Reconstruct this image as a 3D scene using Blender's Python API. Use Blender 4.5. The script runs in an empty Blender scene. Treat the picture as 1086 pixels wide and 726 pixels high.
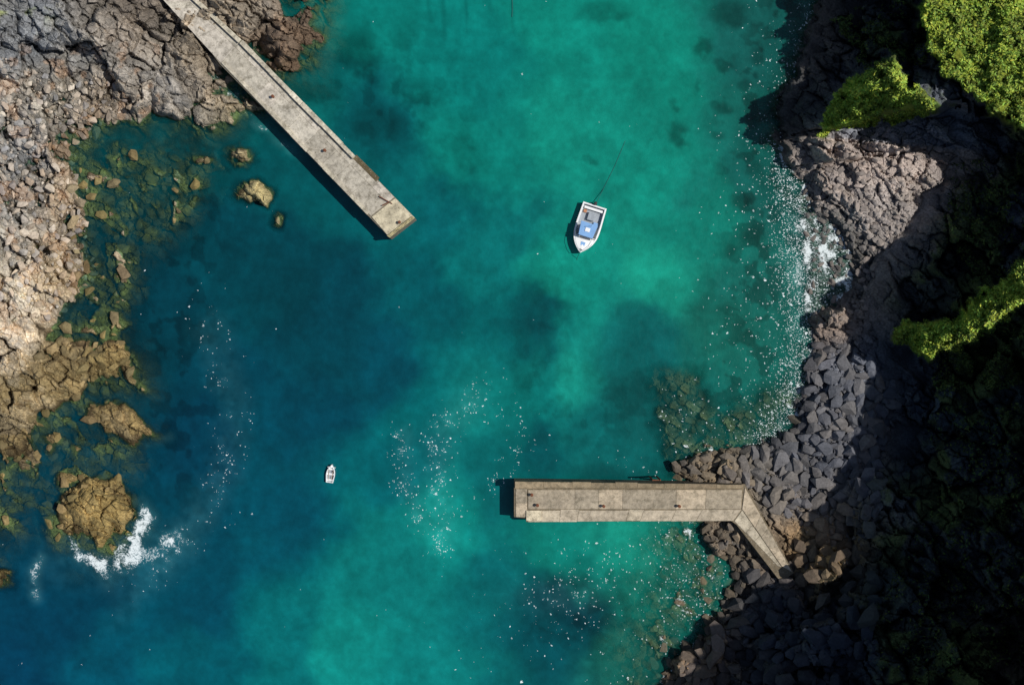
import bpy, bmesh, math, numpy as np
from mathutils import Vector
S=0.12; H=120.0; EL=math.radians(50); AZ=math.radians(3); T=math.tan(EL)
rng=np.random.default_rng(7)
scn=bpy.context.scene
# ------------------------------------------------------------------ helpers
TB=[rng.random((256,256)) for _ in range(8)]
def hsh(i,j,k): return TB[k%8][(i+k*37)&255,(j+k*91)&255]
def vnoise(x,y,k=0):
    xi=np.floor(x).astype(np.int64); yi=np.floor(y).astype(np.int64)
    fx=x-xi; fy=y-yi; fx=fx*fx*fx*(fx*(fx*6-15)+10); fy=fy*fy*fy*(fy*(fy*6-15)+10)
    a=hsh(xi,yi,k);b=hsh(xi+1,yi,k);c=hsh(xi,yi+1,k);d=hsh(xi+1,yi+1,k)
    return 2*((a*(1-fx)+b*fx)*(1-fy)+(c*(1-fx)+d*fx)*fy)-1
def fbm(x,y,k=0,o=4):
    s=0;a=1.;t=0
    for i in range(o):
        s=s+a*vnoise(x*2**i+i*17.3,y*2**i-i*9.1,k+i); t+=a; a*=.5
    return s/t*1.3
def worley(x,y,k=0):
    xi=np.floor(x).astype(np.int64); yi=np.floor(y).astype(np.int64)
    F1=np.full(x.shape,9.);F2=F1.copy();dx=np.zeros(x.shape);dy=dx.copy();r=[dx.copy(),dx.copy(),dx.copy()]
    for a in(-1,0,1):
        for b in(-1,0,1):
            ci=xi+a;cj=yi+b
            px=ci+.1+.8*hsh(ci,cj,k);py=cj+.1+.8*hsh(ci,cj,k+1)
            ex=x-px;ey=y-py;d=np.sqrt(ex*ex+ey*ey)
            m=d<F1
            F2=np.where(m,F1,np.minimum(F2,d));F1=np.where(m,d,F1)
            dx=np.where(m,ex,dx);dy=np.where(m,ey,dy)
            for q in range(3): r[q]=np.where(m,hsh(ci,cj,k+2+q),r[q])
    return F1,F2,dx,dy,r
def facet(u,v,sc,ang,st,k):
    c,s=math.cos(ang),math.sin(ang)
    x=(u*c+v*s)/(sc*st);y=(-u*s+v*c)/sc
    F1,F2,dx,dy,r=worley(x,y,k)
    h=(r[0]-.5)+1.1*((r[1]-.5)*dx*1.6+(r[2]-.5)*dy*1.6)
    cr=np.clip((F2-F1)/.16,0,1)
    return h-(1-cr)*.35, r[0]
def ss(a,b,x):
    t=np.clip((x-a)/(b-a),0,1);return t*t*(3-2*t)
def sdf(poly,u,v):
    d=np.full(u.shape,1e18);ins=np.zeros(u.shape,bool);n=len(poly)
    for i in range(n):
        ax,ay=poly[i];bx,by=poly[(i+1)%n];ex=bx-ax;ey=by-ay
        wx=u-ax;wy=v-ay;t=np.clip((wx*ex+wy*ey)/(ex*ex+ey*ey+1e-9),0,1)
        d=np.minimum(d,(wx-ex*t)**2+(wy-ey*t)**2)
        c=((ay<=v)&(by>v))|((by<=v)&(ay>v))
        if abs(ey)>1e-9: ins^=c&(u<ax+(v-ay)*ex/ey)
    d=np.sqrt(d);return np.where(ins,d,-d)
def lin(c):
    c=np.array(c,float)/255.;return np.where(c<=.04045,c/12.92,((c+.055)/1.055)**2.4)
def shep(pts,u,v,s=18,p=1.7):
    num=np.zeros(u.shape+(3,));den=np.zeros(u.shape)
    for (a,b,c) in pts:
        w=1/((u-a)**2+(v-b)**2+s*s)**p
        num+=w[...,None]*lin(c);den+=w
    return num/den[...,None]
def W(u,v,z=0.):
    f=1-z/H
    return ((u-543)*S*f,(363-v)*S*f,z)
# ------------------------------------------------------------------ layout
LEFT=[(-30000,-30000),(345,-30000),(345,-10),(338,40),(326,72),(300,78),(278,60),(262,62),(250,85),(272,112),(215,130),(190,128),(165,110),(150,126),(112,132),(98,155),(72,172),(84,210),(90,250),(100,285),(62,330),(42,365),(100,362),(136,388),(148,408),(100,420),(62,436),(40,480),(0,512),(-60,560),(-200,700),(-30000,2500)]
RIGHT=[(872,-30000),(872,-80),(860,20),(847,60),(828,100),(822,150),(842,175),(850,205),(866,235),(892,265),(896,300),(876,326),(858,345),(860,380),(848,420),(836,455),(790,475),(745,482),(716,500),(735,520),(742,555),(765,585),(778,605),(765,650),(735,680),(700,715),(680,760),(640,900),(900,30000),(30000,30000),(30000,-30000)]
SHELF=[(70,120),(160,140),(225,150),(238,205),(215,245),(165,300),(150,350),(152,420),(185,465),(150,520),(175,560),(135,612),(80,612),(40,560),(0,610),(-60,600),(-60,120)]
PLAT=[(690,388),(745,382),(762,430),(830,400),(850,300),(822,190),(900,190),(900,500),(700,505)]
PEB=[(846,205),(868,225),(903,255),(904,300),(876,335),(850,335),(846,260)]
LOWS=[(690,520),(640,740),(560,900),(800,900),(800,500)]
GREEN1=[(972,-3000),(976,-20),(982,25),(992,66),(1032,106),(1086,136),(1300,170),(30000,170),(30000,-3000)]
GREEN2=[(866,144),(884,105),(912,78),(944,66),(968,92),(992,112),(960,123),(920,130)]
GREEN3=[(948,360),(962,340),(1008,345),(1052,306),(1086,280),(1120,276),(1120,316),(1090,320),(1060,342),(1030,362),(985,380)]
EV=[-200,-20,0,60,130,146,160,170,190,225,260,290,330,360,390,430,480,530,560,600,620,660,700,726,780,900]
EU=[880,872,868,845,822,830,985,1002,992,966,944,922,914,918,926,918,894,870,858,852,818,770,738,718,680,640]
ROCKS=[ # u,v,ru,rv,rot,h
(255,166,19,10,.1,.9),(271,203,23,13,-.1,1.3),(292,234,9,11,0,.15),(212,172,14,9,.2,.0),(100,540,47,34,-.1,3.2),(128,452,40,22,.5,1.4),(92,384,54,24,.1,2.0),(14,445,36,54,.1,2.2),(0,612,18,14,0,1.0),(75,505,20,12,0,.2),(180,96,42,30,.6,3.0),
(884,338,30,15,-.15,3.0),(770,503,15,16,0,2.0),(738,496,22,10,0,1.2),(768,574,26,16,.3,1.6),(728,702,26,18,-.5,1.8),(752,470,9,5,0,.1),(205,215,10,6,0,-.1),(60,560,16,20,0,-.2),(60,470,18,12,0,.3),(300,45,26,28,0,3.2)]
def edgeu(v):
    return np.interp(v,EV,EU)+8*vnoise(v/21.,v*0,3)+5*vnoise(v/8.,v*0+5,4)
def zplane(u,v):
    X=(u-543)*S;w=v+5*vnoise(u/22.,v*0+9,2);z=1.5
    for i in range(4):
        vv=363+(w-363)*(1-z/H)/(1-1.5/H)+(z/T)*math.tan(AZ)/S
        z=np.clip((1.5+T*(X-(edgeu(vv)-543)*S))/(1+T*X/H),-50,60)
    return z
def terrain(u,v):
    shp=u.shape;u=u.ravel().astype(float);v=v.ravel().astype(float)
    n1=fbm(u/45,v/45,1);n2=fbm(u/45,v/45,5);n3=fbm(u/13,v/13,2,3);n4=fbm(u/13,v/13,6,3)
    wu=u+9*n1+5*n3;wv=v+9*n2+5*n4
    dl=sdf(LEFT,wu,wv);dr=sdf(RIGHT,u+4*n1+5*n3,v+4*n2+5*n4)
    fa,ra=facet(wu,wv,46,.9,1.6,0);fb,rb=facet(u+4*n3,v+4*n4,17,.7,1.7,1);fc,rc=facet(u,v,7.5,.5,1.4,2)
    fs=fa*2.0+fb*1.15+fc*.55
    z=np.full(u.shape,-4.5)+.4*n1
    zl=np.where(dl>0,3.2*(1-np.exp(-np.maximum(dl,0)/45))+np.clip(dl-120,0,900)*.02,-4.5*(1-np.exp(np.minimum(dl,0)/28)))
    zl=zl+fs*(.15+.95*ss(-30,25,dl))
    z=np.maximum(z,zl)
    sh=ss(-28,38,sdf(SHELF,wu,wv))
    z=np.maximum(z,-4.5+sh*(3.65)+ (fb*1.2+fc*.6+fa*.5)*sh)
    pl=ss(-14,16,sdf(PLAT,wu,wv))
    z=np.maximum(z,-4.5+pl*(3.85)+ (fb*.5+fc*.6)*pl)
    lo=ss(-50,50,sdf(LOWS,wu,wv))
    z=np.maximum(z,-4.5+lo*(3.8)+ (fb*.7+fc*.6)*lo)
    for (a,b,ru,rv,ro,h) in ROCKS:
        c,s=math.cos(ro),math.sin(ro);x=(wu-a)*c+(wv-b)*s;y=-(wu-a)*s+(wv-b)*c
        r=np.sqrt((x/ru)**2+(y/rv)**2)
        zz=(h+1.6)*(1-r**2.4)-1.6+ (fb*.9+fc*.6)*min(1,.4+h/3)
        z=np.where(r<1.5,np.maximum(z,zz),z)
    zp=zplane(u,v);eu=edgeu(v)
    zb=np.where(dr>0,1.6*(1-np.exp(-np.maximum(dr,0)/26)),-4.5*(1-np.exp(np.minimum(dr,0)/22)))
    rk=ss(110,150,v)*ss(262,215,v)*ss(835,865,u)
    zb=zb+(fb*.5+fc*.4)*ss(-40,8,dr)+rk*(fa*.7+fb*.4+.8)*ss(0,25,dr)
    pb=ss(-8,10,sdf(PEB,u+6*n3,v+6*n4))
    zb=zb*(1-pb)+(-.12+.1*n3+.25*fc+.04*(u-880)/20)*pb
    q=ss(0,190,u-eu)
    k=.24+.40*q+.20*n1+.05*n3
    zd=1.5+np.maximum(zp-1.5,0)*k+(fa*3.6+fb*1.7+fc*.6)*ss(1.5,7,zp)
    cap=1.5+np.maximum(zp-1.5,0)*.88-.2
    zd=np.minimum(zd,np.maximum(cap,1.2))
    cb_=ss(142,172,v+6*n3);zc=13.9*(1-cb_)+(.6+np.clip(zplane(u*0+1140,v),5,44))*cb_
    g1=sdf(GREEN1,u+9*n3+5*n1,v+9*n4+5*n2);g2=sdf(GREEN2,u+8*n3,v+8*n4);g3=sdf(GREEN3,u+7*n3,v+7*n4)
    F1,F2,dx,dy,r=worley((u+3*n3)/11,(v+3*n4)/11,3);E1=worley(u/4.5,v/4.5,4)[0]
    tuft=.9*np.sqrt(np.clip(1-F1*F1,0,1))*(.4+.9*r[2])+.3*np.sqrt(np.clip(1-E1*E1,0,1))+.6*n3
    c=ss(1100,1138,u);zd=zd*(1-c)+(zc+.4*n1)*c
    m=ss(-8,3,g1);zd=zd*(1-m)+(13.0+tuft+.7*n1)*m
    m2=ss(-7,4,g2);zd=zd*(1-m2)+(1.5+(zp-1.5)*1.04+tuft)*m2
    m3=ss(-6,4,g3);zd=zd*(1-m3)+(1.7+np.maximum(zp-1.5,0)*1.02+tuft)*m3
    mo=ss(1.,.6,np.hypot((wu-876)/20,(wv-600)/20));zd=zd*(1-mo)+(1.9+np.maximum(zp-1.5,0)*1.05+.5*fb)*mo
    zr=np.where((zp>1.5)&(dr>0),np.where(dr<12,np.minimum(zd,zb+dr*.25),np.maximum(zd,.9)),zb)
    zr=np.where((zp>1.5)&(pb>.3)&(zp<3),zb,zr)
    z=np.where(u>600,np.maximum(z,zr),z)
    # colour
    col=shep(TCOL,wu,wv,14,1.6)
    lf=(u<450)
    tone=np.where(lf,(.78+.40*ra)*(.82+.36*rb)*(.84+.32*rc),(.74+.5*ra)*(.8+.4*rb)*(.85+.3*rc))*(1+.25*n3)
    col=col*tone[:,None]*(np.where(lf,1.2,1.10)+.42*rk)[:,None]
    warm=ss(.25,.75,rb*.6+.4*(n2*.5+.5))*.35
    col=col*(1+warm[:,None]*np.array([.16,.0,-.2]))
    col=col*np.where(lf[:,None],np.array([.95,1.,1.02]),np.array([.97,1.,1.02]))
    lch=ss(.0,.35,n4+.25)*ss(330,420,v)*(u<220)*(z>-.2)
    col=col*(1-.5*lch[:,None])+lin((132,112,66))*.5*lch[:,None]
    wd=ss(.0,.22,n3+.5*n2-.12)*ss(1.9,.5,z)*(u<260)*ss(120,170,v)
    col=col*(1-.75*wd[:,None])+lin((74,60,38))*.75*wd[:,None]
    # rusty soil and pale stone strewn in the gullies of the left shore
    og=ss(.15,.4,n4+.3*n1)*(u<170)*ss(20,80,v)*ss(400,300,v)
    col=col*(1-.35*og[:,None])+lin((196,150,108))*.35*og[:,None]
    # submerged
    sub=ss(.15,-.35,z)
    sc=lin((132,118,70))*(.35+.95*rb)[:,None]*(1+.5*n3)[:,None]*(.7+.6*rc)[:,None]
    sc=np.where((u>600)[:,None],lin((116,108,80))*(.4+.9*rb)[:,None]*(.7+.6*rc)[:,None],sc)
    sc=sc*(1-pb[:,None])+lin((112,112,108))*(.4+1.1*rc)[:,None]*pb[:,None]
    deep=ss(-2.,-3.8,z)[:,None]
    sc=sc*(1-deep)+lin((30,90,85))*deep
    col=col*(1-sub[:,None])+sc*sub[:,None]
    wet=ss(1.1,.1,z)*(.7+.3*n3)
    col=col*(1-.38*np.clip(wet,0,1)*(1-sub))[:,None]
    shade_tint=ss(10,70,u-eu-8)*(u>700)
    col=col*(1-shade_tint[:,None]*np.array([.52,.38,.18]))  # cliff shade painted into the rock colour, starting at the shadow edge
    # vegetation
    gm=np.maximum(np.maximum(ss(-5,1,g1),ss(-5,1,g2)),ss(-4,1,g3))
    gp=fbm(u/24,v/24,3)
    gcol=lin((124,146,46))*(.55+.45*r[0]+.3*n3+.45*gp)[:,None]
    gcol=gcol*(1+(r[1]-.5)[:,None]*np.array([.6,.1,-.2]))
    gcol=np.maximum(gcol,.006)
    dv=ss(.0,.35,n1+.5*n3+.3*ss(170,120,v)*ss(880,930,u)+.35*ss(175,200,v)*ss(420,380,v)*ss(985,1020,u))*ss(890,960,u)*ss(2,6,z)
    dcol=lin((70,84,36))*(.5+.7*rb)[:,None]
    col=col*(1-.75*dv[:,None])+dcol*.75*dv[:,None]
    far=np.maximum(ss(1120,1180,u)*(z>4),ss(-60,-250,u)*(z>2))*ss(-.5,.3,n1)
    gm2=np.maximum(gm,far)
    tl=ss(-.1,.25,n3+.3*n1-.25)*ss(45,5,v)*ss(70,20,u);gm2=np.maximum(gm2,.7*tl)
    col=col*(1-gm2[:,None])+gcol*gm2[:,None]
    return z.reshape(shp),np.clip(col,.002,.9),wet,gm
TCOL=[(30,30,(118,120,124)),(80,60,(146,142,138)),(120,30,(134,126,118)),(140,10,(124,112,100)),(60,110,(160,152,140)),(30,160,(150,148,146)),(100,110,(152,136,118)),(180,90,(144,138,132)),
(20,230,(162,156,148)),(60,215,(164,146,124)),(20,300,(188,176,158)),(60,290,(160,142,116)),(15,350,(200,186,168)),(60,380,(146,126,90)),(110,385,(138,120,80)),(10,430,(140,124,96)),(20,480,(118,104,80)),
(100,535,(152,130,84)),(130,455,(144,124,88)),(300,40,(118,98,82)),(320,60,(104,84,66)),(270,20,(134,124,112)),(255,166,(150,136,106)),(272,203,(158,144,104)),(220,50,(150,134,114)),(0,610,(110,100,64)),(70,160,(146,124,100)),
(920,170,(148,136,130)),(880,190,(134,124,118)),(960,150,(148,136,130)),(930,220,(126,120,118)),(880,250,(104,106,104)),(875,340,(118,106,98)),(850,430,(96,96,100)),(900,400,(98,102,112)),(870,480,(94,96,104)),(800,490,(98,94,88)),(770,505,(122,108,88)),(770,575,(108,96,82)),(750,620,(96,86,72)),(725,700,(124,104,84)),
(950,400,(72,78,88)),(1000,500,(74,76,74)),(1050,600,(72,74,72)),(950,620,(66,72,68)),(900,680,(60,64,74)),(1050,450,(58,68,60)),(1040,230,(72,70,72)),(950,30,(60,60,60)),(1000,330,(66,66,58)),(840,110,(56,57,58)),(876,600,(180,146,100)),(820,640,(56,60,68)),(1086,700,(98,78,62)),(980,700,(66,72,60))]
WCOL=[(400,30,(8,122,112)),(500,60,(6,116,108)),(600,30,(10,128,112)),(700,60,(10,126,108)),(800,50,(16,88,82)),(400,130,(4,82,86)),(500,150,(8,122,110)),(600,150,(14,134,116)),(700,180,(12,130,112)),(780,190,(14,94,86)),(740,240,(12,120,104)),
(300,280,(0,64,74)),(240,250,(2,62,72)),(340,200,(2,80,84)),(450,230,(4,92,96)),(520,280,(6,104,102)),(600,300,(14,138,120)),(700,300,(20,142,120)),(800,300,(16,96,86)),(170,330,(0,56,68)),(250,400,(0,60,76)),(400,380,(0,70,84)),(330,440,(0,64,80)),
(450,420,(4,100,102)),(560,345,(2,84,88)),(600,400,(20,142,126)),(680,370,(8,96,94)),(640,460,(8,98,96)),(560,470,(2,80,84)),(500,430,(12,120,114)),(420,500,(4,94,100)),(300,550,(0,72,88)),(200,560,(0,66,84)),(200,640,(0,70,88)),(60,660,(0,58,80)),(130,700,(0,74,92)),
(400,600,(10,118,114)),(480,560,(12,136,126)),(380,680,(12,128,120)),(300,700,(6,106,108)),(200,705,(2,86,98)),(520,620,(6,100,102)),(450,700,(10,122,118)),(600,580,(10,118,106)),(600,650,(2,64,74)),(570,690,(4,78,86)),(690,610,(18,124,108)),(690,570,(22,144,124)),(650,700,(24,110,98)),(230,170,(4,72,76)),(350,330,(0,62,74)),(640,500,(6,80,80)),(520,520,(6,96,96)),
(340,90,(6,96,94)),(670,420,(8,82,80)),(760,350,(16,96,84)),(20,720,(0,56,80)),(-200,800,(0,54,80)),(543,1000,(6,100,106)),(543,-300,(10,118,108)),(210,480,(0,58,78)),(100,640,(0,56,76)),(560,420,(6,110,104)),(460,320,(2,80,86)),(800,120,(16,98,88)),(805,200,(16,90,82))]
BLOBS=[(718,140,12,12,.5),(745,50,11,9,.5),(768,70,10,8,.45),(790,92,9,8,.4),(765,116,10,8,.45),(786,214,13,10,.5),(800,250,15,10,.35),(762,146,8,7,.35),(625,170,8,5,.35),(380,56,24,26,.5),(396,132,26,22,.4),(640,14,30,14,.4),(775,15,24,16,.45),(600,640,55,42,.25),(330,100,26,12,.4),(440,95,30,14,.25),(490,160,10,26,.25),(575,320,30,45,.25),(675,385,18,50,.2),(555,395,14,30,.25),(300,320,45,40,.12),(800,130,12,9,.4),(775,265,9,7,.3),(735,330,16,9,.2),(800,180,10,12,.35),(430,40,14,22,.2),(715,110,5,5,.3),(690,150,4,5,.2),(805,60,9,14,.4),(740,90,5,6,.3)]
# ------------------------------------------------------------------ node helper
class N:
    def __init__(s,name):
        s.m=bpy.data.materials.new(name);s.m.use_nodes=True;s.t=s.m.node_tree;s.t.nodes.clear()
    def n(s,t,inp=None,**kw):
        x=s.t.nodes.new(t)
        for k,v in kw.items(): setattr(x,k,v)
        if inp:
            for k,v in inp.items():
                if hasattr(v,'is_linked') : s.t.links.new(v,x.inputs[k])
                else: x.inputs[k].default_value=v
        return x
    def math(s,op,a,b=0.,c=0.): return s.n('ShaderNodeMath',{0:a,1:b,2:c},operation=op).outputs[0]
    def mix(s,f,a,b,bt='MIX'):
        x=s.n('ShaderNodeMix',data_type='RGBA',blend_type=bt)
        for i,v in((0,f),(6,a),(7,b)):
            if hasattr(v,'is_linked'): s.t.links.new(v,x.inputs[i])
            else: x.inputs[i].default_value=v if i==0 else (v if len(v)==4 else (*v,1))
        return x.outputs[2]
    def noise(s,co,sc,d=4,r=.6): return s.n('ShaderNodeTexNoise',{'Vector':co,'Scale':sc,'Detail':float(d),'Roughness':r}).outputs[0]
    def out(s,sh): s.n('ShaderNodeOutputMaterial',{0:sh}); return s.m
def gmat(name,attr=None,base=(.3,.3,.3),var=.35,sc=3.,rough=.85,bump=.3,bsc=6.,bd=.05,spec=.3,metal=0.,stain=0.):
    a=N(name);co=a.n('ShaderNodeTexCoord').outputs['Object']
    c=a.n('ShaderNodeAttribute',attribute_name=attr).outputs['Color'] if attr else (*base,1)
    n1=a.noise(co,sc,4,.65);n2=a.noise(co,sc*.23,2)
    f=a.math('ADD',a.math('MULTIPLY',n1,.65),a.math('MULTIPLY',n2,.35))
    g=a.n('ShaderNodeMapRange',{0:f,1:.3,2:.7,3:1-var,4:1+var}).outputs[0]
    cc=a.n('ShaderNodeCombineColor',{0:g,1:g,2:g}).outputs[0]
    c2=a.mix(1.,c,cc,'MULTIPLY')
    if stain:
        s1=a.n('ShaderNodeMapRange',{0:a.noise(co,.9,5,.75),1:.50,2:.66,3:0.,4:stain}).outputs[0]
        c2=a.mix(s1,c2,(.10,.085,.055))
        s2=a.n('ShaderNodeMapRange',{0:a.noise(co,7.,3,.7),1:.60,2:.7,3:0.,4:stain}).outputs[0]
        c2=a.mix(s2,c2,(.55,.52,.45))
        s3=a.n('ShaderNodeMapRange',{0:a.noise(co,4.5,4,.75),1:.58,2:.64,3:0.,4:stain}).outputs[0]
        c2=a.mix(s3,c2,(.13,.11,.075))
    k={'Base Color':c2,'Roughness':rough,'Specular IOR Level':spec,'Metallic':metal}
    if bump>.05:
        h=a.noise(co,bsc,3,.7)
        k['Normal']=a.n('ShaderNodeBump',{'Strength':bump,'Distance':bd,'Height':h}).outputs[0]
    p=a.n('ShaderNodeBsdfPrincipled',k)
    return a.out(p.outputs[0])
def mesh_np(name,V,F,mat,cols=None,smooth=False,attrs=None,parent=None):
    V=np.asarray(V,np.float32);F=np.asarray(F,np.int32);k=F.shape[1]
    m=bpy.data.meshes.new(name);m.vertices.add(len(V));m.vertices.foreach_set('co',V.ravel())
    m.loops.add(F.size);m.loops.foreach_set('vertex_index',F.ravel())
    m.polygons.add(len(F));m.polygons.foreach_set('loop_start',np.arange(0,F.size,k,dtype=np.int32))
    m.polygons.foreach_set('loop_total',np.full(len(F),k,np.int32))
    m.polygons.foreach_set('use_smooth',np.full(len(F),smooth))
    m.update(calc_edges=True);m.validate()
    if cols is not None:
        at=m.color_attributes.new('col','FLOAT_COLOR','POINT')
        c=np.ones((len(V),4),np.float32);c[:,:3]=cols;at.data.foreach_set('color',c.ravel())
    for kx,a in (attrs or {}).items():
        at=m.attributes.new(kx,'FLOAT','POINT');at.data.foreach_set('value',np.asarray(a,np.float32).ravel())
    m.materials.append(mat)
    o=bpy.data.objects.new(name,m);scn.collection.objects.link(o)
    if parent: o.parent=parent
    return o
def axis(a,b,st,far):
    core=list(np.arange(a,b+st,st));d=st;x=core[-1];hi=[]
    while x<far: d*=1.13;x+=d;hi.append(x)
    d=st;x=core[0];lo=[]
    while x>-far: d*=1.13;x-=d;lo.append(x)
    return np.array(lo[::-1]+core+hi)
def grid(st,pad=30):
    gu=axis(-pad,1086+pad,st,16000);gv=axis(-pad,726+pad,st,16000)
    U,V=np.meshgrid(gu,gv);n,m=U.shape
    i=np.arange(n*m).reshape(n,m)
    F=np.stack([i[:-1,:-1],i[1:,:-1],i[1:,1:],i[:-1,1:]],-1).reshape(-1,4)
    return U.ravel(),V.ravel(),F
# ------------------------------------------------------------------ terrain
U,V,F=grid(1.25)
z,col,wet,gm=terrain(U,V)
f=1-z/H
P=np.stack([(U-543)*S*f,(363-V)*S*f,z],-1)
a=N('coastal_rock');co=a.n('ShaderNodeTexCoord').outputs['Object']
c=a.n('ShaderNodeAttribute',attribute_name='col').outputs['Color']
wt=a.n('ShaderNodeAttribute',attribute_name='wet').outputs['Fac']
n1=a.noise(co,4.,5,.7)
g=a.n('ShaderNodeMapRange',{0:n1,1:.32,2:.68,3:.5,4:1.5}).outputs[0]
c2=a.mix(1.,c,a.n('ShaderNodeCombineColor',{0:g,1:g,2:g}).outputs[0],'MULTIPLY')
b=a.n('ShaderNodeBump',{'Strength':.9,'Distance':.3,'Height':a.noise(co,3.,5,.75)}).outputs[0]
ro=a.n('ShaderNodeMapRange',{0:wt,1:0.,2:1.,3:.95,4:.45}).outputs[0]
p=a.n('ShaderNodeBsdfPrincipled',{'Base Color':c2,'Roughness':ro,'Normal':b,'Specular IOR Level':.3})
mt=a.out(p.outputs[0])
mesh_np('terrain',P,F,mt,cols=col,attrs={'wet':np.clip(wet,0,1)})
# ------------------------------------------------------------------ water
U,V,F=grid(1.6)
tz,_,_,_=terrain(U,V)
n1=fbm(U/70,V/70,1);n2=fbm(U/70,V/70,4);n3=fbm(U/22,V/22,2);n4=fbm(U/9,V/9,5,3)
wc=shep(WCOL,U+26*n1+8*n3,V+26*n2-8*n3,16,2.1)
wc=wc*np.exp(.19*n3+.12*n4+.10*n1-.10)[:,None]
for (a_,b_,ru,rv,s_) in BLOBS:
    r=np.hypot((U+4*n3+3*n4-a_)/ru,(V+5*n4+4*n3-b_)/rv)
    wc*=(1-s_*ss(1.35,.45,r))[:,None]
for (x0,v1,w) in((543,42,1.6),(495,46,2.),(455,34,2.5),(470,60,3),(520,30,3)):
    wc*=(1-.22*np.exp(-((U-x0+3*n3)/w)**2)*ss(v1,v1-25,V))[:,None]
depth=np.maximum(-tz,0)
op=1-np.exp(-depth/1.9);op=np.clip(op,.06,1)
dp=ss(3.3,4.1,depth);op=op*(1-dp)+dp
def gs(u0,v0,ru,rv,ro=0.):
    c,s=math.cos(ro),math.sin(ro);x=(U-u0)*c+(V-v0)*s;y=-(U-u0)*s+(V-v0)*c
    return np.exp(-((x/ru)**2+(y/rv)**2))
def pl(pts,w):
    d=np.full(U.shape,1e9)
    for (p,q) in zip(pts[:-1],pts[1:]):
        ex=q[0]-p[0];ey=q[1]-p[1];t=np.clip(((U+3*n4-p[0])*ex+(V+3*n3-p[1])*ey)/(ex*ex+ey*ey),0,1)
        d=np.minimum(d,np.hypot(U+3*n4-p[0]-ex*t,V+3*n3-p[1]-ey*t))
    return np.exp(-(d/w)**2)
# weed beds on the sea floor near both shores
nw=fbm(U/15,V/15,7,4)
wb=pl([(850,-20),(815,60),(800,150),(805,260),(800,380),(740,450)],42)+.8*pl([(200,170),(180,330),(190,480)],60)+.7*gs(620,650,80,50)+.6*gs(390,90,70,60)+.5*gs(640,440,80,50)+.35*gs(560,330,90,90)+.3*gs(480,130,70,70)
wc*=(1-.45*np.clip(wb,0,1)*ss(.05,.3,nw))[:,None]
foam=.70*pl([(72,566),(84,588),(104,598)],7)+.62*pl([(110,600),(138,575),(155,548)],8)+.6*pl([(150,533),(160,548),(140,590)],8)+.42*pl([(115,612),(150,592),(185,570)],10)+.6*pl([(43,590),(36,612),(40,636)],6)+.3*gs(110,590,70,30)
foam+=.62*pl([(226,82),(240,100),(268,112)],8)+.5*pl([(255,118),(290,142),(318,165)],5)+.35*pl([(60,470),(95,480)],5)+.3*pl([(160,470),(180,462)],5)
foam+=.55*pl([(858,10),(846,60),(828,110),(822,140)],6)
sv=ss(-1.1,-.05,tz)*(U>640)
foam+=.62*sv*(V>140)*(.75+.7*n4)+.36*gs(868,270,34,60)
foam+=.36*pl([(826,150),(838,200),(846,250),(850,300),(850,350),(852,385),(840,430),(826,460)],9)
foam+=.26*gs(170,600,70,16,-.9)+.30*gs(600,632,45,18)
foam+=.30*pl([(500,425),(470,455),(464,500),(470,570)],14)+.26*pl([(430,460),(430,515),(450,560)],9)+.22*pl([(225,350),(250,430),(240,500),(190,580)],20)
foam=foam*(.85+.5*n4)
wc=wc+np.clip(foam,0,.7)[:,None]*np.array([.03,.09,.09])*(depth>.3)[:,None]
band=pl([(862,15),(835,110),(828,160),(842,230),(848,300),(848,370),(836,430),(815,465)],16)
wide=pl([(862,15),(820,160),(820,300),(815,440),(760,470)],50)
fleck=.85*band*ss(120,210,V)+.14*band+.08*wide  # white specks along the right shore are painted sun glints
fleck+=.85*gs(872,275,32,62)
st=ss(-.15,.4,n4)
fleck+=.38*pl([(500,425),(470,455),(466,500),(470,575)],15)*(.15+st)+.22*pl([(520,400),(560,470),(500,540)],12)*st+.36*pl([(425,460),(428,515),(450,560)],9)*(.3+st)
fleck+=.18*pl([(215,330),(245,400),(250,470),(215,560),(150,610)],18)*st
fleck+=.10*gs(690,590,90,40)*(.4+st)+.22*gs(600,630,45,22)*(.3+st)+.28*gs(735,630,30,60)+.08*gs(620,660,90,55)*st  # specks below the pier include painted sun glitter
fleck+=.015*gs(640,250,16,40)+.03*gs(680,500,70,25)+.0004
P=np.stack([(U-543)*S,(363-V)*S,np.zeros_like(U)],-1)
a=N('sea_water');co=a.n('ShaderNodeTexCoord').outputs['Object']
wa=lambda s:a.n('ShaderNodeAttribute',attribute_name=s).outputs['Fac']
c=a.n('ShaderNodeAttribute',attribute_name='col').outputs['Color']
rp=a.n('ShaderNodeTexNoise',{'Vector':co,'Scale':1.1,'Detail':4.,'Roughness':.62}).outputs[0]
g=a.n('ShaderNodeMapRange',{0:rp,1:.3,2:.7,3:.90,4:1.10}).outputs[0]
c=a.mix(1.,c,a.n('ShaderNodeCombineColor',{0:g,1:g,2:g}).outputs[0],'MULTIPLY')
bm_=a.n('ShaderNodeBump',{'Strength':.45,'Distance':.12,'Height':rp}).outputs[0]
wat=a.n('ShaderNodeBsdfPrincipled',{'Base Color':c,'Roughness':.16,'IOR':1.33,'Normal':bm_}).outputs[0]
tr=a.n('ShaderNodeBsdfTransparent',{'Color':(.66,.88,.82,1)}).outputs[0]
body=a.n('ShaderNodeMixShader',{0:wa('opac'),1:tr,2:wat}).outputs[0]
dist=a.n('ShaderNodeTexNoise',{'Vector':co,'Scale':4.,'Detail':2.}).outputs['Color']
wco=a.n('ShaderNodeVectorMath',{0:co,1:a.n('ShaderNodeVectorMath',{0:dist,3:.45},operation='SCALE').outputs[0]},operation='ADD').outputs[0]
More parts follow.
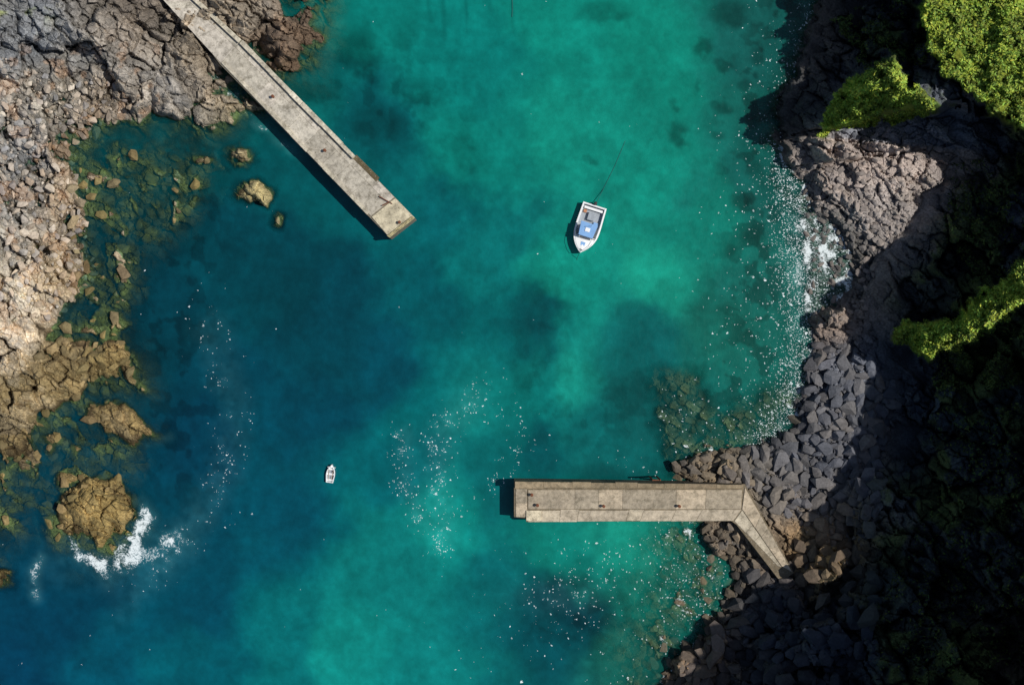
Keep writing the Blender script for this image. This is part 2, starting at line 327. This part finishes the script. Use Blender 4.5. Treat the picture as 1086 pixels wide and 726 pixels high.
def fleck_glints(sc,r,k):  # white dots for foam flecks and painted sun glints alike
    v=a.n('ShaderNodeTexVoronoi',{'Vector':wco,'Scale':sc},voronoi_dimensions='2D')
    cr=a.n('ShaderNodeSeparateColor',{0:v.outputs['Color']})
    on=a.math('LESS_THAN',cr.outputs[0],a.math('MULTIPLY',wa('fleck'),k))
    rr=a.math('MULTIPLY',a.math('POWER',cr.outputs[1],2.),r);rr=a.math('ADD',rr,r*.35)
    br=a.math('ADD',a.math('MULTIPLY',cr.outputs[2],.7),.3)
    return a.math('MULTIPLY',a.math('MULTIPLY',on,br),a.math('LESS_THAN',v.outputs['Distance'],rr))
fl=a.math('MAXIMUM',fleck_glints(4.6,.30,1.),fleck_glints(2.1,.24,.22))
fn=a.n('ShaderNodeTexNoise',{'Vector':co,'Scale':2.3,'Detail':5.,'Roughness':.74,'Distortion':1.4}).outputs[0]
fo=wa('foam');lo_=a.n('ShaderNodeMapRange',{0:fo,1:0.,2:1.,3:.82,4:.34}).outputs[0]
fm=a.n('ShaderNodeMapRange',{0:fn,1:lo_,2:a.math('ADD',lo_,.16),3:0.,4:.85}).outputs[0]
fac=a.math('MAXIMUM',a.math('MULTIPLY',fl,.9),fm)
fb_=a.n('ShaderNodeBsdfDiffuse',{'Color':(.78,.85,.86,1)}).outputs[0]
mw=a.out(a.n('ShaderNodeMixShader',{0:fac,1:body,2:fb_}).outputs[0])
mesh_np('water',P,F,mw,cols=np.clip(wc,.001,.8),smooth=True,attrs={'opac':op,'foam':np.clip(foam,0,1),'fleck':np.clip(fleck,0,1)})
# ------------------------------------------------------------------ boulders
def hulls(n,pts,flat=.7):
    out=[]
    for i in range(n):
        bm=bmesh.new()
        for q in range(pts):
            d=rng.normal(size=3);d/=np.linalg.norm(d);d*=rng.uniform(.72,1.08);d[2]*=flat
            bm.verts.new(d)
        r=bmesh.ops.convex_hull(bm,input=bm.verts)
        bmesh.ops.delete(bm,geom=[v for v in bm.verts if not v.link_faces],context='VERTS')
        bmesh.ops.triangulate(bm,faces=bm.faces)
        bm.verts.index_update()
        out.append((np.array([v.co[:] for v in bm.verts]),np.array([[v.index for v in f_.verts] for f_ in bm.faces])))
        bm.free()
    return out
HB=hulls(20,20)
def scatter(name,poly,n,smin,smax,cols,mat,sep=.75,up=.2,pw=2.2,zmin=-1.2,zmax=99,gain=1.):
    px=np.array(poly);u0,v0=px.min(0);u1,v1=px.max(0)
    keep=[];cell={}
    uu=rng.uniform(u0,u1,n*8);vv=rng.uniform(v0,v1,n*8);ok=sdf(poly,uu+8*fbm(uu/20,vv/20,3),vv+8*fbm(uu/20,vv/20,6))>0
    uu=uu[ok];vv=vv[ok];sz=smin+(smax-smin)*rng.random(len(uu))**pw
    o=np.argsort(-sz*rng.uniform(.8,1.2,len(sz)));uu,vv,sz=uu[o],vv[o],sz[o]
    for x,y,s_ in zip(uu,vv,sz):
        ci,cj=int(x//26),int(y//26);bad=False
        for a_ in(-1,0,1):
            for b_ in(-1,0,1):
                for (q,w,t) in cell.get((ci+a_,cj+b_),()):
                    if (q-x)**2+(w-y)**2<(sep*(s_+t))**2: bad=True;break
                if bad:break
            if bad:break
        if bad: continue
        cell.setdefault((ci,cj),[]).append((x,y,s_));keep.append((x,y,s_))
        if len(keep)>=n: break
    K=np.array(keep);zz,tc,_,_=terrain(K[:,0],K[:,1])
    VV=[];FF=[];CC=[];off=0
    for (x,y,s_),z_,tc_ in zip(keep,zz,tc):
        if z_<zmin or z_>zmax: continue
        hv,hf=HB[rng.integers(len(HB))];r=s_*S
        a_=rng.uniform(0,6.28);c_,s2=math.cos(a_),math.sin(a_)
        v_=hv*np.array([1.3,.85,.8])*r*rng.uniform(.8,1.2,3)
        v_=np.stack([v_[:,0]*c_-v_[:,1]*s2,v_[:,0]*s2+v_[:,1]*c_,v_[:,2]],-1)
        w=W(x,y,z_+up*r);VV.append(v_+np.array(w));FF.append(hf+off);off+=len(hv)
        cb=lin(cols[rng.integers(len(cols))])*rng.uniform(.65,1.25)*gain
        if z_<.5: cb=cb*.65
        if x>edgeu(np.array([y]))[0]+25: cb=cb*np.array([.5,.6,.76])  # stones past the shadow edge get shade in their colour, darker and bluer
        cb=.6*cb+.4*tc_
        CC.append(np.tile(cb,(len(hv),1)))
    return mesh_np(name,np.concatenate(VV),np.concatenate(FF),mat,cols=np.concatenate(CC))
mb=gmat('boulder_stone','col',var=.4,sc=3.5,bump=.6,bsc=4,bd=.12)
G=[(100,102,110),(88,91,100),(114,112,112),(78,81,88),(118,112,106),(92,88,84)]
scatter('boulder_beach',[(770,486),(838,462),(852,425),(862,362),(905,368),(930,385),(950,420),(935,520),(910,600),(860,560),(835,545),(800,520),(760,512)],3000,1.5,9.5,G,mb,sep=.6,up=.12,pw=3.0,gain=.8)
D=[(66,70,78),(78,76,74),(58,62,68)]  # dark palette: part of the cliff's shade is put into these stone colours
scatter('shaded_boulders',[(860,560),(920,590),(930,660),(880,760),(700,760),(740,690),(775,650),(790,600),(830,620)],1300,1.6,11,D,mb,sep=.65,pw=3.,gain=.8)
L=[(168,154,138),(184,168,150),(148,140,132),(162,140,116),(136,136,138),(198,186,170)]
scatter('rock_rubble',[(0,60),(60,90),(110,80),(150,110),(110,130),(75,165),(95,250),(100,290),(60,340),(0,330)],1500,.9,5.2,L,mb,sep=.95,up=.1,pw=3.6,gain=1.)
Y=[(140,122,80),(120,108,72),(158,136,96),(104,94,66)]
scatter('tidal_boulders',[(75,170),(160,150),(235,160),(225,230),(150,290),(120,350),(150,400),(60,480),(160,520),(60,600),(0,560),(0,400),(80,330)],900,1.4,7,Y,mb,sep=1.0,up=.3,pw=2.8,zmin=-1.6,zmax=1.4)
B=[(128,118,110),(110,104,100),(144,132,124),(92,88,86)]
scatter('beach_stones',[(838,160),(900,130),(1000,150),(960,240),(925,300),(915,350),(850,345),(855,300),(850,240),(842,200)],800,.9,4.2,B,mb,sep=.95,up=.15,pw=3,gain=1.1)
Bz=[(112,100,84),(98,90,78),(92,90,88),(78,76,74)]
scatter('pier_foot_rocks',[(705,500),(745,478),(790,476),(800,512),(740,512)],200,1.8,7,Bz,mb,sep=.7)
scatter('shore_rocks',[(742,556),(790,556),(800,600),(770,660),(735,715),(690,740),(690,690),(745,655)],420,1.4,7.5,Bz,mb,sep=.75)
# ------------------------------------------------------------------ foliage
ml=gmat('leaf_foliage','col',var=.25,sc=8,rough=.7,bump=0)
def leaves(name,polys,size,base,jit=.3,h=.5,thr=-.15):
    us=[];vs=[]
    for p_,m_ in polys:
        px=np.array(p_);u0,v0=px.min(0);u1,v1=px.max(0);u_=rng.uniform(u0,u1,m_*3);v_=rng.uniform(v0,v1,m_*3)
        ok=(sdf(p_,u_+8*fbm(u_/13,v_/13,2,3),v_+8*fbm(u_/13,v_/13,6,3))>-3)&(fbm(u_/14,v_/14,2)+rng.uniform(-.5,.6,len(u_))>thr);us.append(u_[ok][:m_]);vs.append(v_[ok][:m_])
    u=np.concatenate(us);v=np.concatenate(vs);zz,_,_,_=terrain(u,v);N_=len(u)
    zz=zz+rng.random(N_)**1.5*h
    f_=1-zz/H;C=np.stack([(u-543)*S*f_,(363-v)*S*f_,zz],-1)
    a_=rng.normal(size=(N_,3));a_[:,2]*=.4;a_/=np.linalg.norm(a_,axis=1)[:,None]
    b_=rng.normal(size=(N_,3));b_[:,2]*=.5;b_-=a_*(a_*b_).sum(1)[:,None];b_/=np.linalg.norm(b_,axis=1)[:,None]
    s_=size*rng.uniform(.5,1.3,(N_,1))
    VV=np.stack([C-a_*s_,C-b_*s_*.45,C+a_*s_,C+b_*s_*.45],1).reshape(-1,3)
    FF=np.arange(4*N_).reshape(-1,4)
    pt=fbm(u/24,v/24,3)
    cc=lin(base)*np.maximum(rng.uniform(.55,1.4,(N_,1))+.6*pt[:,None],.25)*(1+rng.uniform(-jit,jit,(N_,1))*np.array([1,.2,-.5]))
    cc=np.repeat(np.clip(cc,.004,.5),4,0)
    return mesh_np(name,VV,FF,ml,cols=cc)
leaves('clifftop_foliage',[([(975,-30),(984,25),(994,66),(1034,104),(1086,134),(1130,145),(1130,-30)],26000),(GREEN2,6500),(GREEN3,5500)],.22,(142,164,58),h=.5)
leaves('cliff_scrub',[([(990,440),(1086,420),(1100,560),(1100,720),(940,720),(930,640),(1000,520)],3500),([(1010,180),(1100,160),(1100,280),(1040,300),(1000,240)],2500),([(880,20),(960,0),(985,60),(930,75)],3000),([(985,376),(1086,316),(1086,400),(1000,420)],3000)],.2,(72,88,38),thr=.15)
# ------------------------------------------------------------------ piers
mc=gmat('weathered_concrete','col',var=.45,sc=1.9,rough=.9,bump=.6,bsc=9,bd=.04,stain=.62)
mr=gmat('rusty_iron',base=(.16,.06,.03),var=.4,sc=9,rough=.8)
mdk=gmat('dark_rubber',base=(.03,.03,.032),var=.2,rough=.6)
def empty(n,loc=(0,0,0)):
    e=bpy.data.objects.new(n,None);e.location=loc;scn.collection.objects.link(e);return e
class Prisms:
    def __init__(s): s.V=[];s.F=[];s.C=[];s.n=0
    def add(s,poly,z0,z1,col,jit=0.):
        n=len(poly);c=lin(col)*rng.uniform(.90,1.10)
        zt=[z1+rng.uniform(-jit,jit) for _ in poly]
        top=[W(u,v,z1)[:2]+(zt[i],) for i,(u,v) in enumerate(poly)]
        bot=[(t[0],t[1],z0) for t in top]
        s.V+=top+bot;s.C+=[c]*n+[c*.5]*n;b=s.n
        s.F.append([b+i for i in range(n)][::-1]);
        for i in range(n): j=(i+1)%n; s.F.append([b+i,b+j,b+n+j,b+n+i])
        s.n+=2*n
    def build(s,name,mat,parent,bev=.03):
        m=bpy.data.meshes.new(name);m.from_pydata(s.V,[],s.F);m.update()
        at=m.color_attributes.new('col','FLOAT_COLOR','POINT')
        c=np.ones((len(s.V),4),np.float32);c[:,:3]=np.array(s.C);at.data.foreach_set('color',c.ravel())
        bm=bmesh.new();bm.from_mesh(m);bmesh.ops.recalc_face_normals(bm,faces=bm.faces);bm.to_mesh(m);bm.free()
        m.materials.append(mat);o=bpy.data.objects.new(name,m);scn.collection.objects.link(o);o.parent=parent
        if bev: q=o.modifiers.new('b','BEVEL');q.width=bev;q.segments=1;q.limit_method='ANGLE'
        return o
def lerp(a,b,t): return (a[0]+(b[0]-a[0])*t,a[1]+(b[1]-a[1])*t)
def deck(P_,A0,A1,B0,B1,n,fr,z0,z1,cols,gap=.08,jit=.008,edge=0.):
    LA=math.dist(A0,A1);WA=math.dist(A0,B0)
    for j in range(len(fr)-1):
        ts=np.linspace(0,1,n+1);ts[1:-1]+=rng.uniform(-.35,.35,n-1)/n
        for i in range(n):
            t0=ts[i]+gap/2/LA;t1=ts[i+1]-gap/2/LA
            e0=rng.uniform(-edge,edge)/WA if j==0 else 0;e1=rng.uniform(-edge,edge)/WA if j==len(fr)-2 else 0
            f0=fr[j]+gap/2/WA+e0;f1=fr[j+1]-gap/2/WA+e1
            q=[lerp(lerp(A0,A1,t0),lerp(B0,B1,t0),f0),lerp(lerp(A0,A1,t1),lerp(B0,B1,t1),f0),lerp(lerp(A0,A1,t1),lerp(B0,B1,t1),f1),lerp(lerp(A0,A1,t0),lerp(B0,B1,t0),f1)]
            P_.add(q,z0,z1,cols[rng.integers(len(cols))],jit)
def bollard(parent,u,v,z):
    bm=bmesh.new()
    prof=[(.16,0),(.13,.1),(.12,.35),(.2,.42),(.2,.5),(.1,.55)]
    rings=[]
    for r,h in prof: rings.append([bm.verts.new((r*math.cos(k*.6283),r*math.sin(k*.6283),h)) for k in range(10)])
    for a_,b_ in zip(rings[:-1],rings[1:]):
        for k in range(10): bm.faces.new((a_[k],a_[(k+1)%10],b_[(k+1)%10],b_[k]))
    bm.faces.new(rings[-1]);m=bpy.data.meshes.new('bollard');bm.to_mesh(m);bm.free();m.materials.append(mr)
    o=bpy.data.objects.new('bollard',m);o.location=W(u,v,z);o.parent=parent;scn.collection.objects.link(o)
C1=[(186,179,164),(180,173,158),(192,184,170),(174,167,152)]
C2=[(172,158,136),(162,150,130),(180,165,142),(156,145,126)]
ZP=2.3
e1=empty('stone_pier')
p=Prisms()
p.add([(152,-22),(197,-12),(256,42),(440,231),(413,252),(233,68),(212,40)],-5,ZP-.05,(128,120,104))
p.add([(140,-40),(190,-40),(197,-12),(152,-22)],-1,ZP-.05,(128,120,104))
deck(p,(256,43),(418,209),(234,67),(393,229),9,[0,.3,1.],ZP-.2,ZP,C1,edge=.7)
deck(p,(197,-12),(256,43),(153,-21),(234,67),3,[0,.3,1.],ZP-.2,ZP,C1,edge=.7)
deck(p,(190,-42),(197,-12),(142,-42),(153,-21),1,[0,1.],ZP-.2,ZP,C1)
deck(p,(419,210),(440,231),(394,230),(413,252),1,[0,1.],ZP-.2,ZP+.10,[(186,176,150)])
deck(p,(257,42.5),(377,165),(253.5,46),(373.5,168.5),7,[0,1],ZP-.1,ZP+.4,[(202,194,174),(192,184,164)],gap=.2,edge=.5)
deck(p,(237,64),(392,225),(234,67),(389,228),9,[0,1],ZP-.1,ZP+.15,[(188,180,160),(176,168,150)],gap=.2,edge=.5)
deck(p,(198,-12),(256,42),(194.5,-8.5),(252.5,45.5),3,[0,1],ZP-.1,ZP+.4,[(196,188,168),(188,180,160)],gap=.2)
deck(p,(437,229),(440,231),(410,250),(413,252),3,[0,1],ZP-.1,ZP+.3,[(196,184,140)],gap=.2)
for k in range(7): p.add([(378+k*3,164+k*3),(384+k*3,170+k*3),(381+k*3,175+k*3),(374+k*3,168+k*3)],ZP-.4,ZP+.012+.002*k,(92,80,56))
p.build('masonry',mc,e1)
for (u_,v_) in((424,236),(345,160),(290,103)): bollard(e1,u_,v_,ZP+.0)
p=Prisms()
for (a_,b_) in (((402,208),(416,216)),((405,218),(413,214))):
    dx=b_[0]-a_[0];dy=b_[1]-a_[1];l=math.hypot(dx,dy);nx,ny=-dy/l*.4,dx/l*.4
    p.add([(a_[0]+nx,a_[1]+ny),(b_[0]+nx,b_[1]+ny),(b_[0]-nx,b_[1]-ny),(a_[0]-nx,a_[1]-ny)],ZP+.14,ZP+.26,(140,84,70))
p.build('rusty_davit',mr,e1,0)
e2=empty('stone_pier')
p=Prisms()
p.add([(545,509.5),(790,513),(842,607),(828,617),(781,556),(775,552),(558,553),(557,549),(545,548)],-5,ZP-.10,(118,106,86))
deck(p,(560,519),(787,519),(560,539.5),(786,539.5),6,[0,1.],ZP-.2,ZP,C2)
deck(p,(560,540.5),(786,540.5),(560,553),(778,551.5),7,[0,1.],ZP-.2,ZP-.08,[(180,168,146),(172,160,140)],edge=.7)
deck(p,(546,510),(788,513.5),(546,517),(787,518),9,[0,1.],ZP-.2,ZP+.7,[(140,124,100),(132,118,94),(148,132,106)],edge=.7)
deck(p,(547,518),(559,518),(547,548),(559,548),1,[0,.5,1.],ZP-.2,ZP-.03,C2)
deck(p,(790,517),(840,606),(787,540),(829,600),4,[0,1.],ZP-.2,ZP,C2,edge=.4)
deck(p,(787,541),(829,601),(779,552),(825,600),4,[0,1.],ZP-.2,ZP-.05,[(176,166,146),(170,160,140)],edge=.4)
deck(p,(558,541),(574,541),(558,552),(574,552),1,[0,1],ZP-.1,ZP+.12,[(196,184,158)])
p.build('masonry',mc,e2)
for (u_,v_) in((570,535),(640,536),(720,536),(564,524)): bollard(e2,u_,v_,ZP)
p=Prisms()
for k in range(7): p.add([(693,508.2),(700,508.2),(700,509.3),(693,509.3)],-.8+k*.42,-.72+k*.42,(80,60,40))
p.add([(692,508),(693,508),(693,509.5),(692,509.5)],-1.5,ZP+.9,(80,60,40));p.add([(700,508),(701,508),(701,509.5),(700,509.5)],-1.5,ZP+.9,(80,60,40))
p.build('ladder',mr,e2,0)
# ------------------------------------------------------------------ boats
mwh=gmat('white_gelcoat',base=(.80,.81,.80),var=.05,sc=2,rough=.3,bump=.03,spec=.5)
mgr=gmat('grey_deck_paint',base=(.30,.33,.36),var=.25,sc=5,rough=.7)
mbl=gmat('blue_canopy_cloth',base=(.20,.38,.66),var=.15,sc=3,rough=.7)
mgl=gmat('dark_glass',base=(.03,.05,.07),var=.1,rough=.1,bump=0,spec=.6)
mor=gmat('orange_plastic',base=(.45,.2,.1),var=.1,rough=.5)
def pobj(name,V,F,mat,par,bev=0,smooth=False):
    m=bpy.data.meshes.new(name);m.from_pydata([tuple(x) for x in V],[],F);m.update()
    bm=bmesh.new();bm.from_mesh(m);bmesh.ops.recalc_face_normals(bm,faces=bm.faces);bm.to_mesh(m);bm.free()
    m.materials.append(mat);o=bpy.data.objects.new(name,m);scn.collection.objects.link(o);o.parent=par
    if smooth:
        for q in m.polygons:q.use_smooth=True
    if bev: b_=o.modifiers.new('b','BEVEL');b_.width=bev;b_.segments=2
    return o
def tbox(name,x0,x1,w0,w1,z0,z1,mat,par,tx0=0,tx1=0,tw=0,bev=.03,cy=0):
    V=[(x0,cy-w0/2,z0),(x1,cy-w1/2,z0),(x1,cy+w1/2,z0),(x0,cy+w0/2,z0),(x0+tx0,cy-w0/2+tw,z1),(x1-tx1,cy-w1/2+tw,z1),(x1-tx1,cy+w1/2-tw,z1),(x0+tx0,cy+w0/2-tw,z1)]
    return pobj(name,V,[(0,1,2,3),(4,5,6,7),(0,1,5,4),(1,2,6,5),(2,3,7,6),(3,0,4,7)],mat,par,bev)
def hull(par,L,Wd,fb,deckz,foredeck,mat,matin,gw=.14,pt=2.4,n=22,tr=.9):
    sec=[];xs=np.linspace(0,1,n)
    for s_ in xs:
        w=Wd/2*(1-max(0,(s_-.42)/.58)**pt)*(tr+(1-tr)*min(1,s_/.4));w=max(w,.03)
        x=-L/2+L*s_;g=fb*(1+.35*s_**3);wi=max(w-gw,.01)
        sec.append([(x*.98-.1*s_,0,-.35),(x*.985,w*.7,-.2),(x,w*.96,.35*fb),(x,w,g),(x,wi,g+.01),(x,wi*.96,deckz)])
    V=[]
    for side in(1,-1):
        for q in sec: V+= [(a_,b_*side,c_) for a_,b_,c_ in q]
    F_=[]
    for si in range(2):
        o=si*n*6
        for i in range(n-1):
            for j in range(5): a_=o+i*6+j;F_.append((a_,a_+6,a_+7,a_+1))
    F_.append((0,1,2,3,n*6+3,n*6+2,n*6+1))
    pobj('hull',V,F_,mat,par,smooth=False)
    V=[(-L/2+L*s_,q[5][1]*sd,deckz) for s_,q in zip(xs,sec) for sd in(1,-1)]
    pobj('deck',V,[(2*i,2*i+2,2*i+3,2*i+1) for i in range(n-1)],matin,par)
    tbox('transom',-L/2+.002,-L/2+gw,Wd*tr*.93,Wd*tr*.93,-.1,fb*.97,mat,par)
    if foredeck<1:
        V=[];
        for s_,q in zip(xs,sec):
            if s_>=foredeck: V+=[(q[4][0],q[4][1]+.01,q[4][2]+.004),(q[4][0],0,q[4][2]+.07),(q[4][0],-q[4][1]-.01,q[4][2]+.004)]
        k=len(V)//3;F_=[]
        for i in range(k-1):
            for j in(0,1): F_.append((3*i+j,3*i+3+j,3*i+4+j,3*i+1+j))
        pobj('foredeck',V,F_,mat,par)
        tbox('foredeck_bulkhead',-L/2+L*foredeck-.05,-L/2+L*foredeck+.02,Wd*.86,Wd*.86,deckz,fb+.03,mat,par,bev=0)
def place(e,u0,v0,u1,v1):
    a_=W(u0,v0);b_=W(u1,v1);e.location=((a_[0]+b_[0])/2,(a_[1]+b_[1])/2,0);e.rotation_euler=(0,0,math.atan2(b_[1]-a_[1],b_[0]-a_[0]))
b=empty('motor_boat');place(b,630.5,218.5,614.5,268.5)
Lb=math.dist((630.5,218.5),(614.5,268.5))*S;Wb=3.25
hull(b,Lb,Wb,.85,.35,.66,mwh,mgr,gw=.2,pt=3.0,n=26,tr=.95)
x=-Lb/2
tbox('wheelhouse',x+Lb*.44,x+Lb*.74,2.0,1.7,.35,1.75,mwh,b,tx0=.05,tx1=.35,tw=.1,bev=.05)
tbox('canopy',x+Lb*.40,x+Lb*.68,2.2,1.85,1.76,1.86,mbl,b,bev=.04)
tbox('roof_hatch',x+Lb*.50,x+Lb*.58,.6,.6,1.865,1.93,mwh,b,bev=.02)
pobj('windscreen',[(x+Lb*.742-.16,-.68,1.22),(x+Lb*.742-.16,.68,1.22),(x+Lb*.742-.325,.62,1.72),(x+Lb*.742-.325,-.62,1.72)],[(0,1,2,3)],mgl,b)
for sd in(1,-1): tbox('side_window',x+Lb*.50,x+Lb*.66,.03,.03,1.2,1.62,mgl,b,cy=sd*.955,bev=0)
tbox('engine_box',x+Lb*.16,x+Lb*.32,.9,.9,.352,.78,mgr,b,bev=.05)
tbox('thwart_seat',x+Lb*.06,x+Lb*.11,2.4,2.4,.6,.66,mwh,b,bev=.01)
tbox('outboard_motor',x-.5,x-.02,.4,.5,.5,1.15,mdk,b,tx0=.1,tw=.06,bev=.06)
tbox('outboard_leg',x-.32,x-.12,.14,.14,-.6,.5,mdk,b,bev=.02)
tbox('fish_box',x+Lb*.33,x+Lb*.39,.55,.55,.352,.62,mbl,b,cy=.8,bev=.02)
tbox('fish_box_2',x+Lb*.13,x+Lb*.19,.4,.4,.352,.55,mor,b,cy=-.95,bev=.02)
tbox('deck_hatch',x+Lb*.78,x+Lb*.86,.6,.5,.99,1.1,mbl,b,bev=.02)
tbox('bow_cleat',x+Lb*.93,x+Lb*.95,.3,.3,1.1,1.2,mdk,b,bev=0)
def tube(name,pts,r,mat,par=None):
    cu=bpy.data.curves.new(name,'CURVE');cu.dimensions='3D';cu.bevel_depth=r;cu.bevel_resolution=2
    s_=cu.splines.new('POLY');s_.points.add(len(pts)-1)
    for q,pt in zip(s_.points,pts): q.co=(*pt,1)
    o=bpy.data.objects.new(name,cu);cu.materials.append(mat);scn.collection.objects.link(o)
    if par:o.parent=par
    return o
mst=gmat('steel_rail',base=(.6,.6,.6),var=.1,rough=.3,metal=.8)
for sd in(1,-1):
    tube('hand_rail',[(x+Lb*.62,sd*1.35,1.),(x+Lb*.62,sd*1.35,1.45),(x+Lb*.8,sd*1.1,1.5),(x+Lb*.93,sd*.48,1.55),(x+Lb*.985,0,1.6)],.025,mst,b)
tube('mast',[(x+Lb*.45,.3,1.86),(x+Lb*.45,.3,2.9)],.03,mst,b)
bd=empty('rowing_dinghy');place(bd,350,511,352.5,492)
Ld=math.dist((350,511),(352.5,492))*S
hull(bd,Ld,1.12,.42,.1,.86,mwh,mgr,gw=.09,pt=2.2,n=18,tr=.8)
for k,s_ in enumerate((.1,.42,.7)): tbox('thwart_%d'%(k+1),-Ld/2+Ld*s_,-Ld/2+Ld*(s_+.1),.95-.2*(s_>.6),.95-.2*(s_>.6),.3,.34,mwh,bd,bev=0)
mow=gmat('oar_wood',base=(.35,.22,.1))
for sd in(1,-1): tube('oar',[(-Ld*.35,sd*.22,.37),(Ld*.3,sd*.3,.40)],.025,mow,bd)
mrp=gmat('wet_rope',base=(.015,.11,.10),var=.3,rough=.9)
tube('mooring_rope',[W(633,214,.6),W(640,200,.02),W(652,176,.015),W(662,152,.01),W(672,128,-.3)],.035,mrp)
tube('mooring_rope',[W(614,269,1.),W(612,274,.03),W(611,284,-.2)],.03,mrp)
tube('mooring_rope',[W(543,-20,.03),W(543.5,10,.03),W(543,18,.02)],.05,mrp)
# ------------------------------------------------------------------ light, sky, camera
w=bpy.data.worlds.new('World');scn.world=w;w.use_nodes=True;nt=w.node_tree
sk=nt.nodes.new('ShaderNodeTexSky');sk.sky_type='NISHITA';sk.sun_disc=False;sk.sun_elevation=EL;sk.sun_rotation=math.pi/2-AZ
bg=nt.nodes['Background'];bg.inputs[1].default_value=.07;nt.links.new(sk.outputs[0],bg.inputs[0])
l=bpy.data.lights.new('sun','SUN');l.energy=4.3;l.angle=math.radians(.5);l.color=(1,.96,.9)
lo=bpy.data.objects.new('sun',l);d=Vector((math.cos(EL)*math.cos(AZ),math.cos(EL)*math.sin(AZ),math.sin(EL)))
lo.rotation_euler=d.to_track_quat('Z','Y').to_euler();lo.location=(60,0,80);scn.collection.objects.link(lo)
cd=bpy.data.cameras.new('camera');cd.sensor_width=36;cd.lens=36*H/(1086*S);cd.clip_end=6000;cd.clip_start=1
cm=bpy.data.objects.new('camera',cd);cm.location=(0,0,H);scn.collection.objects.link(cm);scn.camera=cm
scn.view_settings.view_transform='Standard';scn.view_settings.look='None';scn.view_settings.exposure=0
